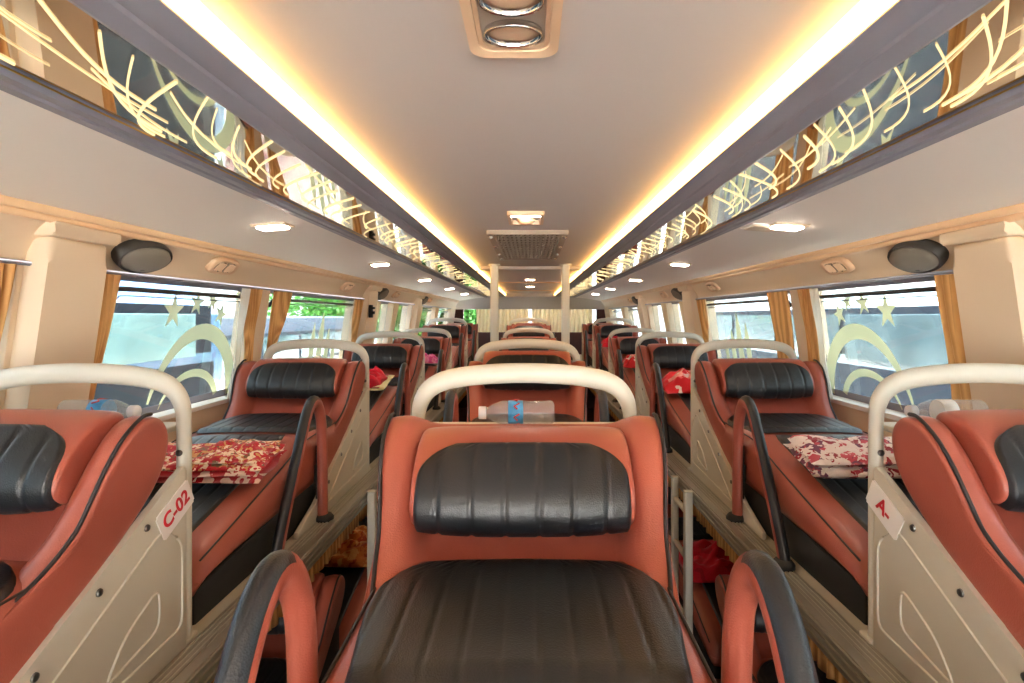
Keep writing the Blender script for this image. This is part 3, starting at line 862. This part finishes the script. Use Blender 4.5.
# gold fringe below the deck edge
for s, nm in ((-1, 'left'), (1, 'right')):
    bm = bmesh.new(); n = 900; r0 = []; r1 = []; r2 = []
    for i in range(n+1):
        y = .4+(6.4)*i/n; w = math.sin(i*1.1)*.004
        r0.append(Vector((s*.668, y, DECK-.056))); r1.append(Vector((s*(.668)+w, y, DECK-.085))); r2.append(Vector((s*.669+w*1.6, y, DECK-.115-.012*abs(math.sin(i*.35)))))
    loft(bm, [r0, r1, r2], closed=False)
    bm2 = None
    o = link('fringe_valance', new_mesh('fringe_valance', bm, 'curtain')); tag(o, f'gold fringed valance hanging under the {nm} upper deck edge', 'curtain', 'gold deck valances')
    md = o.modifiers.new('thick', 'SOLIDIFY'); md.thickness = .004

# ------------------------------------------------------------------ curtains
def curtain_mesh(s, w_top, w_bot, z0, z1, folds, mname, lean=True, pinch=None, seed=0, liner=False):
    bm = bmesh.new(); ny, nz = folds*8, 22; rnd = random.Random(seed)
    ph = rnd.random()*6; G = []
    for j in range(nz+1):
        t = j/nz; z = z1+(z0-z1)*t; row = []
        w = w_top+(w_bot-w_top)*t; off = 0
        if pinch:
            pt_, pw, po = pinch; g = math.exp(-((t-pt_)/.28)**2)
            w = w*(1-g)+pw*g; off = po*g
        for i in range(ny+1):
            u = i/ny; a = u*folds*2*PI
            amp = .0085*(.7+.3*math.sin(ph+u*9))
            x = (wx(z)-.014 if lean else 0) + amp*math.sin(a+.5*math.sin(t*3+ph)) + .004*math.sin(t*7+u*5)
            row.append(Vector((s*x, off+(u-.5)*w, Z(z))))
        G.append(row)
    loft(bm, G, closed=False)
    return new_mesh('curtain', bm, mname)
CUR = [  # centre y, top width, bottom width, folds, material, pinch
    (1.535, .07, .07, 4, 'curtain', (.72, .05, -.02), 'hanging beside the near boxed pillar'),
    (2.36, .10, .08, 5, 'curtain', (.75, .06, .02), 'at the far end of the large near window'),
    (2.62, .17, .10, 7, 'curtain', (.62, .06, -.05), 'just behind the post after the near window'),
    (3.80, .15, .13, 6, 'curtain', (.7, .08, .02), 'before the second boxed pillar'),
    (4.26, .14, .12, 4, 'creamcurtain', (.7, .08, 0), 'just past the second boxed pillar'),
    (4.84, .16, .14, 4, 'creamcurtain', (.7, .09, 0), 'between the two narrow windows'),
    (5.93, .14, .12, 4, 'creamcurtain', (.7, .08, 0), 'just past the third boxed pillar'),
    (7.00, .18, .15, 4, 'creamcurtain', (.7, .09, 0), 'near the rear corner'),
    (1.20, .12, .10, 4, 'curtain', (.7, .07, 0), 'ahead of the near boxed pillar')]
for s, nm in ((-1, 'left'), (1, 'right')):
    for k, (y, wt, wb, f, mm, pn, w) in enumerate(CUR):
        if k == 0 and s > 0: y, wt, wb, pn = 1.545, .09, .12, None
        if k == 2 and s > 0: wt, wb, pn = .19, .17, None
        if k == 1 and s > 0: pn = None
        c = 'gold' if mm == 'curtain' else 'cream'
        o = link('curtain', curtain_mesh(s, wt, wb, (-.42, -.30)[k == 1], .118, f, mm, pinch=pn, seed=k), None, (0, y, 0))
        tag(o, f'{c} gathered curtain on the {nm} side {w}', 'curtain', 'window curtains')
    o = link('curtain_liner', curtain_mesh(s, .055, .05, -.34, .116, 2, 'liner', seed=40), None, (-s*0, 2.285, 0))
    tag(o, f'narrow white curtain liner at the far end of the {nm} near window', 'curtain', 'curtain liners')
    # curtain runner rail
    bm = bmesh.new(); tube(bm, [(s*(wx(TOP)-.012), Y0+.3, Z(.124)), (s*(wx(TOP)-.012), 8.2, Z(.124))], .006, 6)
    o = link('curtain_rail', new_mesh('curtain_rail', bm, 'grey')); tag(o, f'thin grey curtain rail along the top of the {nm} windows', 'rail', 'curtain rails')
for k, (xa, xb, w) in enumerate([(-.84, -.02, 'left of the gap'), (.03, .98, 'right of the gap')]):
    bm = bmesh.new(); n = 160; G = []
    for z in (.125, .0, -.12, -.24):
        G.append([Vector((xa+(xb-xa)*i/n, Y1-.03+.014*math.sin(i*.55+.4*math.sin(i*.13)), Z(z))) for i in range(n+1)])
    loft(bm, G, closed=False)
    o = link('rear_curtain', new_mesh('rear_curtain', bm, 'creamcurtain')); tag(o, f'pleated cream curtain across the rear window, {w}', 'curtain', 'rear curtains')

# small coat hooks on posts (dark latch on the left after second window)
bm = bmesh.new(); box(bm, -.012, .012, -.02, .02, -.045, .045, 0, .004); box(bm, .008, .03, -.03, .0, -.02, .0, 0, .003); box(bm, .008, .03, -.03, .01, .015, .03, 0, .003)
o = link('window_hammer', new_mesh('window_hammer', bm, 'strap', sharp=40), None, (-(wx(.05)-.063), 3.93, Z(.04))); tag(o, 'small black emergency hammer in a holder on the second left pillar', 'hammer')

# ------------------------------------------------------------------ window decals
def decal_plane(s, poly, name, label, group, yc, fan=True):
    """poly in (along y, z rel) -> thin sticker lying on the inner face of the pane."""
    bm = bmesh.new()
    def P(q, d): y, z = q; return Vector((s*(wx(z)+.0445-d), y, Z(z)))
    n = len(poly)
    A = [bm.verts.new(P(q, .0)) for q in poly]; B = [bm.verts.new(P(q, .0016)) for q in poly]
    cy_ = sum(q[0] for q in poly)/n; cz_ = sum(q[1] for q in poly)/n
    if fan:
        ca = bm.verts.new(P((cy_, cz_), 0)); cb = bm.verts.new(P((cy_, cz_), .0016))
        for i in range(n): bm.faces.new((A[i], A[(i+1) % n], ca)); bm.faces.new((B[i], B[(i+1) % n], cb))
    else:
        h = n//2
        for i in range(h-1):
            bm.faces.new((A[i], A[i+1], A[n-2-i], A[n-1-i])); bm.faces.new((B[i], B[i+1], B[n-2-i], B[n-1-i]))
    for i in range(n): bm.faces.new((A[i], A[(i+1) % n], B[(i+1) % n], B[i]))
    o = link(name, new_mesh(name, bm, 'decal', False)); tag(o, label, 'sticker', group)
    return o
def star(cy, cz, r, rot=0):
    return [(cy+(r if i % 2 == 0 else r*.38)*math.sin(rot+i*PI/5), cz+(r if i % 2 == 0 else r*.38)*1.15*math.cos(rot+i*PI/5)) for i in range(10)]
def arc_poly(c, a, b, a0, a1, w, n=24, taper=True):
    out, inn = [], []
    for i in range(n+1):
        t = i/n; q = math.radians(a0+(a1-a0)*t); ww = w*(.15+.85*math.sin(min(1, t*1.6)*PI/2)) if taper else w
        out.append((c[0]+a*math.cos(q), c[1]+b*math.sin(q))); inn.append((c[0]+(a-ww)*math.cos(q), c[1]+(b-ww)*math.sin(q)))
    return out+inn[::-1]
spos = ['largest, nearest the camera', 'second from the camera', 'third from the camera', 'smallest, nearest the curtain']
for s, nm in ((-1, 'left'), (1, 'right')):
    for k, (y, z, r) in enumerate([(1.93, .020, .056), (2.06, .052, .042), (2.16, .060, .034), (2.225, .01, .042)]):
        decal_plane(s, star(y, z, r, .1*k), 'star_sticker', f'cream star sticker on the {nm} near window, {spos[k]}', 'star stickers', y)
    decal_plane(s, arc_poly((2.13, -.36), .28, .335, 168, 8, .062), 'arch_sticker', f'large cream crescent arch sticker on the {nm} near window', 'arch stickers', 2.1, False)
    decal_plane(s, arc_poly((2.10, -.36), .19, .165, 165, 20, .03), 'arch_sticker', f'small cream arch sticker low under the large arch on the {nm} near window', 'arch stickers', 2.1, False)
    for k, (y, h, w) in enumerate([(3.22, .30, .07), (3.34, .36, .08), (3.46, .26, .07), (3.58, .2, .06)]):
        poly = [(y-w/2, -.33), (y+w/2, -.33), (y+w*.42, -.33+h*.7), (y+w*.22, -.33+h*.86), (y, -.33+h), (y-w*.22, -.33+h*.86), (y-w*.42, -.33+h*.7)]
        decal_plane(s, poly, 'tower_sticker', f'cream tower-shaped sticker on the {nm} second window, ' + ['nearest the camera', 'tallest', 'just beyond the tallest', 'smallest and farthest'][k], 'tower stickers', y)

# ------------------------------------------------------------------ bedding
def slab(bm, w, d, h, z, seed, mi=0, amp=.012, nx=26, ny=18, cx=0, cy=0, edge=.5):
    """one soft folded layer: closed rounded slab displaced by noise."""
    top, bot = [], []
    for j in range(ny+1):
        rt, rb = [], []
        for i in range(nx+1):
            u = -1+2*i/nx; v = -1+2*j/ny
            e = max(0, 1-max(abs(u), abs(v))**6)**.5
            nn = noise.noise(Vector((u*2.1+seed, v*2.1, seed*1.7)))*amp + noise.noise(Vector((u*5+seed, v*5, seed)))*amp*.5
            wob = 1+.06*noise.noise(Vector((u*1.5, v*1.5, seed+3)))
            x = cx+u*w/2*wob; y = cy+v*d/2*wob
            rt.append(bm.verts.new((x, y, z+h/2+h/2*e+nn*(.4+.6*e)))); rb.append(bm.verts.new((x, y, z+h/2-h/2*e+nn*.5)))
        top.append(rt); bot.append(rb)
    for j in range(ny):
        for i in range(nx):
            f = bm.faces.new((top[j][i], top[j][i+1], top[j+1][i+1], top[j+1][i])); f.material_index = mi
            f = bm.faces.new((bot[j][i], bot[j+1][i], bot[j+1][i+1], bot[j][i+1])); f.material_index = mi
    for i in range(nx):
        for j in (0, ny):
            f = bm.faces.new((top[j][i], bot[j][i], bot[j][i+1], top[j][i+1])); f.material_index = mi
    for j in range(ny):
        for i in (0, nx):
            f = bm.faces.new((top[j][i], top[j+1][i], bot[j+1][i], bot[j][i])); f.material_index = mi
def crumple(bm, w, d, h, seed, mi=0, n=34, cx=0, cy=0, z=0):
    G = []
    for j in range(n+1):
        row = []
        for i in range(n+1):
            u = -1+2*i/n; v = -1+2*j/n
            r = min(1, (abs(u)**3+abs(v)**3)**(1/3)); e = max(0, 1-r**3)**.6
            k = abs(noise.noise(Vector((u*1.8+seed, v*1.8, seed))))*1.4+abs(noise.noise(Vector((u*4.2+seed, v*4.2, seed+5))))*.6
            wob = 1+.14*noise.noise(Vector((u*1.4, v*1.4, seed+9)))
            row.append(bm.verts.new((cx+u*w/2*wob, cy+v*d/2*wob, z+h*e*(.45+.75*k)+.002)))
        G.append(row)
    for j in range(n):
        for i in range(n):
            f = bm.faces.new((G[j][i], G[j][i+1], G[j+1][i+1], G[j+1][i])); f.material_index = mi
    B = bm.verts.new((cx, cy, z))
    ed = G[0][:]+[G[j][n] for j in range(1, n+1)]+[G[n][i] for i in range(n-1, -1, -1)]+[G[j][0] for j in range(n-1, 0, -1)]
    for a, b in zip(ed, ed[1:]+ed[:1]):
        f = bm.faces.new((a, B, b)); f.material_index = mi
def tiltfit(y): return math.atan((zt(y+.08)-zt(y-.08))/.16)
def blanket(name, label, loc_bed, y, x, build, mats, dz=.024):
    bx, by, bz = loc_bed
    bm = bmesh.new(); build(bm)
    o = link(name, new_mesh(name, bm, mats, subsurf=0), None, (bx+x, by+y, bz+zt(y)+dz), (tiltfit(y), 0, 0))
    tag(o, label, 'blanket', 'folded blankets')
    return o
def b1(bm):
    slab(bm, .42, .19, .020, 0, 1.3, 1, .003, cx=.0); slab(bm, .41, .18, .018, .016, 2.1, 1, .006, cx=.0)
    slab(bm, .40, .16, .018, .029, 4.2, 0, .010, cx=.01); slab(bm, .18, .14, .014, .040, 5.5, 0, .010, cx=.11, cy=.01)
blanket('folded_blanket', 'red and cream patterned blanket folded on the second left upper berth', (-BX, 2.47, DECK), -.905, .02, b1, ['blk_redpat', 'blk_redhem'], .022)
def b2(bm):
    slab(bm, .42, .19, .032, 0, 7.3, 0, .005); slab(bm, .41, .16, .032, .026, 8.1, 0, .012)
blanket('folded_blanket', 'white blanket with red and purple flowers folded on the second right upper berth', (BX, 2.47, DECK), -.885, .02, b2, ['blk_floral'])
def b3(bm): slab(bm, .36, .24, .02, 0, 3.3, 1, .006); crumple(bm, .30, .22, .075, 2.2, 0, z=.016)
blanket('crumpled_blanket', 'crumpled plain red blanket with cream hem on the third left upper berth', (-BX, 3.77, DECK), -.72, .0, b3, ['blk_red', 'blk_cream'], .034)
def b4(bm): crumple(bm, .34, .24, .085, 5.2, 0)
blanket('crumpled_blanket', 'rolled bright red and white blanket on the third right upper berth', (BX, 3.77, DECK), -.72, -.05, b4, ['blk_redwhite'])
def b5(bm): crumple(bm, .16, .14, .07, 9.2, 0)
blanket('crumpled_blanket', 'small pink bundle on the fourth left upper berth', (-BX, 5.07, DECK), -.62, .14, b5, ['blk_pink'])
def b6(bm): crumple(bm, .2, .2, .075, 12.2, 0)
blanket('crumpled_blanket', 'crumpled red and white blanket on the fourth right upper berth', (BX, 5.07, DECK), -.70, -.12, b6, ['blk_redwhite'])
def b7(bm): crumple(bm, .24, .2, .08, 14.2, 0)
blanket('crumpled_blanket', 'bright red blanket on the fifth right upper berth', (BX, 6.37, DECK+.09), -.70, -.1, b7, ['blk_red'])
def b8(bm): crumple(bm, .34, .24, .085, 15.5, 0)
blanket('crumpled_blanket', 'crumpled orange blanket on a lower left berth, seen past the ladder', (-BX*.98, 3.45, LOW), -.74, .05, b8, ['blk_orange'])
def b9(bm): crumple(bm, .38, .26, .075, 17.5, 0)
blanket('crumpled_blanket', 'dark red crumpled blanket on a lower right berth, seen past the ladder', (BX*.98, 3.45, LOW), -.82, -.04, b9, ['blk_red'])
def b10(bm): crumple(bm, .3, .2, .05, 19.5, 0)
blanket('crumpled_blanket', 'red blanket with white edge on the lower right berth farther back', (BX*.98, 4.75, LOW), -.85, -.06, b10, ['blk_redwhite'])

# ------------------------------------------------------------------ bottles
def bottle(label, loc, rot, cap='cap', lab='label'):
    t = thing('water_bottle', label, 'bottle', loc, rot, 'plastic water bottles')
    r = .029
    prof = [(0, 0), (.022, 0), (r, .006)]
    for k in range(5): prof += [(r, .014+k*.011), (r-.0022, .0195+k*.011)]
    prof += [(r, .072), (r-.001, .076), (r-.001, .112), (r, .116), (r, .126), (r-.004, .138), (.019, .152), (.0125, .162), (.0125, .172), (0, .172)]
    bm = bmesh.new(); lathe(bm, prof, 24); link('body', new_mesh('body', bm, 'pet'), t)
    bm = bmesh.new(); lathe(bm, [(r-.0008, .076), (r+.0006, .077), (r+.0006, .111), (r-.0008, .112)], 24)
    if lab == 'label':
        for a in (0, .9, 1.8, 2.7, 3.6, 4.5, 5.4):
            c = Vector(((r+.001)*math.cos(a), (r+.001)*math.sin(a), .094))
            tube(bm, [c+Vector((-.008*math.sin(a), .008*math.cos(a), -.009)), c+Vector((0, 0, .004)), c+Vector((.008*math.sin(a), -.008*math.cos(a), -.004))], .0022, 5, mi=1)
    t.scale = (.85, .85, .85)
    link('label_band', new_mesh('label_band', bm, [lab, 'labelred']), t)
    bm = bmesh.new(); lathe(bm, [(.0, .166), (.0155, .166), (.0155, .182), (.0145, .184), (0, .184)], 20); link('bottle_cap', new_mesh('bottle_cap', bm, cap), t)
    return t
bottle('clear water bottle with blue label lying on the shelf behind the nearest centre headrest', (.050, 1.165, DECK+.453+.0287), (0, -PI/2, .03))
bottle('clear water bottle lying behind the headrest of the first left berth', (-.98, 1.176, DECK+.453+.0287), (0, PI/2, 0))
bottle('white-capped water bottle lying behind the headrest of the first right berth', (.95, 1.176, DECK+.453+.0287), (0, -PI/2, 0), lab='white')
bottle('water bottle with bright blue cap lying behind the second left headrest', (-1.02, 2.476, DECK+.453+.0287), (0, PI/2, 0), 'capblue', 'white')

# ------------------------------------------------------------------ outside
bm = bmesh.new(); box(bm, -40, 40, -30, 60, -1.1, -1.0); struct('ground', bm, 'pale_concrete')
def coach(label, x, y0, y1, face, body, panem, roofz, sill, top, lower, npan, dome=None):
    """parked coach; face=+1 means the side seen is at +x."""
    t = thing('parked_coach', label, 'bus', (x, (y0+y1)/2, -1.0), group='coaches parked outside')
    L = (y1-y0)/2; w = 1.25; zr = roofz+1.0
    bm = bmesh.new()
    def P(z): return [(-w, .35), (w, .35), (w, sill+1), (w-.04, top+1), (w-.10, zr-.25), (w-.30, zr-.04), (0, zr), (-w+.30, zr-.04), (-w+.10, zr-.25), (-w+.04, top+1), (-w, sill+1)]
    rings = []
    for yy, k, dz in ((-L, .96, .0), (-L+.12, 1, 0), (L-.12, 1, 0), (L, .96, 0)):
        rings.append([Vector((px*k, yy, pz)) for px, pz in P(0)])
    loft(bm, rings); link('body', new_mesh('body', bm, body, sharp=30), t)
    bm = bmesh.new(); xx = face*(w-.018)
    box(bm, min(xx, xx+face*.03), max(xx, xx+face*.03), -L+.25, L-.25, .4, sill+1-.02); link('skirt', new_mesh('skirt', bm, lower, False), t)
    bm = bmesh.new(); box(bm, min(xx, xx+face*.012), max(xx, xx+face*.012), -L+.25, L-.25, sill+1-.02, top+1+.06); link('window_band', new_mesh('window_band', bm, 'busdark', False), t)
    for k in range(npan):
        a = -L+.35+(2*L-.7)*k/npan; b = -L+.35+(2*L-.7)*(k+1)/npan-.10
        bm = bmesh.new(); box(bm, min(xx, xx+face*.022), max(xx, xx+face*.022), a, b, sill+1.03, top+1, 0, .004); link('pane', new_mesh('pane', bm, panem, False), t)
    for yy in (-L+1.5, L-2.2):
        bm = bmesh.new(); lathe(bm, [(0, -.12), (.42, -.12), (.47, -.08), (.47, .08), (.42, .12), (0, .12)], 28, 'x', 0, (face*(w-.10), yy, .47)); link('wheel', new_mesh('wheel', bm, 'tyre', sharp=40), t)
    return t
coach('blue-roofed coach with pale teal windows parked outside the left windows', -3.55, -3.2, 4.3, 1, 'busblue', 'buspane', 2.0, 1.40, 1.72, 'busdark', 7)
coach('dark blue and maroon coach parked beyond the blue one outside the left', -5.2, 5.2, 15.5, 1, 'busdark', 'buspanegrey', 1.72, .95, 1.4, 'busred', 7)
coach('silver grey coach with murky windows parked outside the right windows', 4.1, -2.0, 9.6, -1, 'busgrey', 'buspanegrey', 2.0, 1.30, 1.72, 'busdark', 8)
# trees
def tree(label, x, y, h, r, seed):
    rnd = random.Random(seed)
    t = thing('tree', label, 'tree', (x, y, -1.0), group='trees outside the left windows')
    bm = bmesh.new(); tube(bm, [(0, 0, 0), (.05, .03, h*.3), (-.05, .05, h*.6), (0, 0, h*.8)], [.14, .11, .08, .04], 8); link('trunk', new_mesh('trunk', bm, 'bark'), t)
    bm = bmesh.new()
    cl = [(Vector((rnd.gauss(0, r*.42), rnd.gauss(0, r*.42), h*.66+rnd.gauss(0, r*.38))), r*(.32+.25*rnd.random())) for _ in range(30)]
    for c, cr in cl:
        for _ in range(300):
            d = Vector((rnd.gauss(0, 1), rnd.gauss(0, 1), rnd.gauss(0, 1))).normalized()*cr*(.55+.45*rnd.random())
            p = c+d; a = Vector((rnd.gauss(0, 1), rnd.gauss(0, 1), rnd.gauss(0, .6))).normalized(); b = a.orthogonal().normalized(); q = .07+.06*rnd.random()
            m_ = p+a*q+Vector((0, 0, -.01))
            bm.faces.new([bm.verts.new(v) for v in (p-a*q, p+b*q*.45, m_, p-b*q*.45)])
    link('crown', new_mesh('crown', bm, 'leaf', smooth=False, recalc=False), t)
tree('bushy green tree outside the second left window', -7.0, 19.2, 5.6, 2.0, 3)
tree('green tree outside farther along the left side', -7.0, 28.0, 6.5, 2.6, 5)
tree('green tree behind the bus outside the rear window', -1.8, 12.4, 4.6, 1.3, 8)
bm = bmesh.new(); box(bm, -1.6, 1.6, -14, 14, 0, 5.0); box(bm, -1.7, 1.7, -14.1, 14.1, 4.9, 5.1)
for k in range(9):
    box(bm, -1.66, -1.58, -12.5+k*3, -11.0+k*3, 1.2, 2.6, 1, .02)
o = link('warehouse', new_mesh('warehouse', bm, ['building', 'buspanegrey'], False), None, (12.5, 6, -1.0)); tag(o, 'pale long building beyond the grey coach on the right', 'building')

# ------------------------------------------------------------------ light, sky, camera
w = bpy.data.worlds.new('sky'); S.world = w; w.use_nodes = True
nt = w.node_tree; N = nt.nodes; L = nt.links; bg = N['Background']
tc = N.new('ShaderNodeTexCoord'); sx = N.new('ShaderNodeSeparateXYZ'); L.new(tc.outputs['Generated'], sx.inputs[0])
r = N.new('ShaderNodeValToRGB'); r.color_ramp.elements[0].position = 0; r.color_ramp.elements[1].position = .6
r.color_ramp.elements[0].color = (1, 1, 1, 1); r.color_ramp.elements[1].color = (.80, .90, 1, 1)
L.new(sx.outputs['Z'], r.inputs[0]); L.new(r.outputs[0], bg.inputs['Color']); bg.inputs['Strength'].default_value = 3.2
sun = bpy.data.lights.new('sun', 'SUN'); sun.energy = 62; sun.angle = math.radians(8); sun.color = (1, .95, .88)
so = bpy.data.objects.new('sun', sun); C.objects.link(so); so.rotation_euler = (math.radians(-24), math.radians(-6), 0)

cam = bpy.data.cameras.new('camera'); co = bpy.data.objects.new('camera', cam); C.objects.link(co)
co.location = (0, 0, CAM); co.rotation_euler = (PI/2, 0, 0)
cam.sensor_fit = 'HORIZONTAL'; cam.sensor_width = 36; cam.lens = 36*560/1024
cam.shift_x = -18/1024; cam.shift_y = -24.5/1024; cam.clip_start = .02
S.camera = co
S.view_settings.view_transform = 'Standard'; S.view_settings.look = 'None'; S.view_settings.gamma = 1
S.view_settings.use_curve_mapping = False; S.view_settings.exposure = 1.15
cy = S.cycles
cy.max_bounces = 12; cy.diffuse_bounces = 7; cy.glossy_bounces = 5; cy.transparent_max_bounces = 16
cy.use_denoising = True; cy.sample_clamp_indirect = 8; cy.caustics_reflective = False; cy.caustics_refractive = False
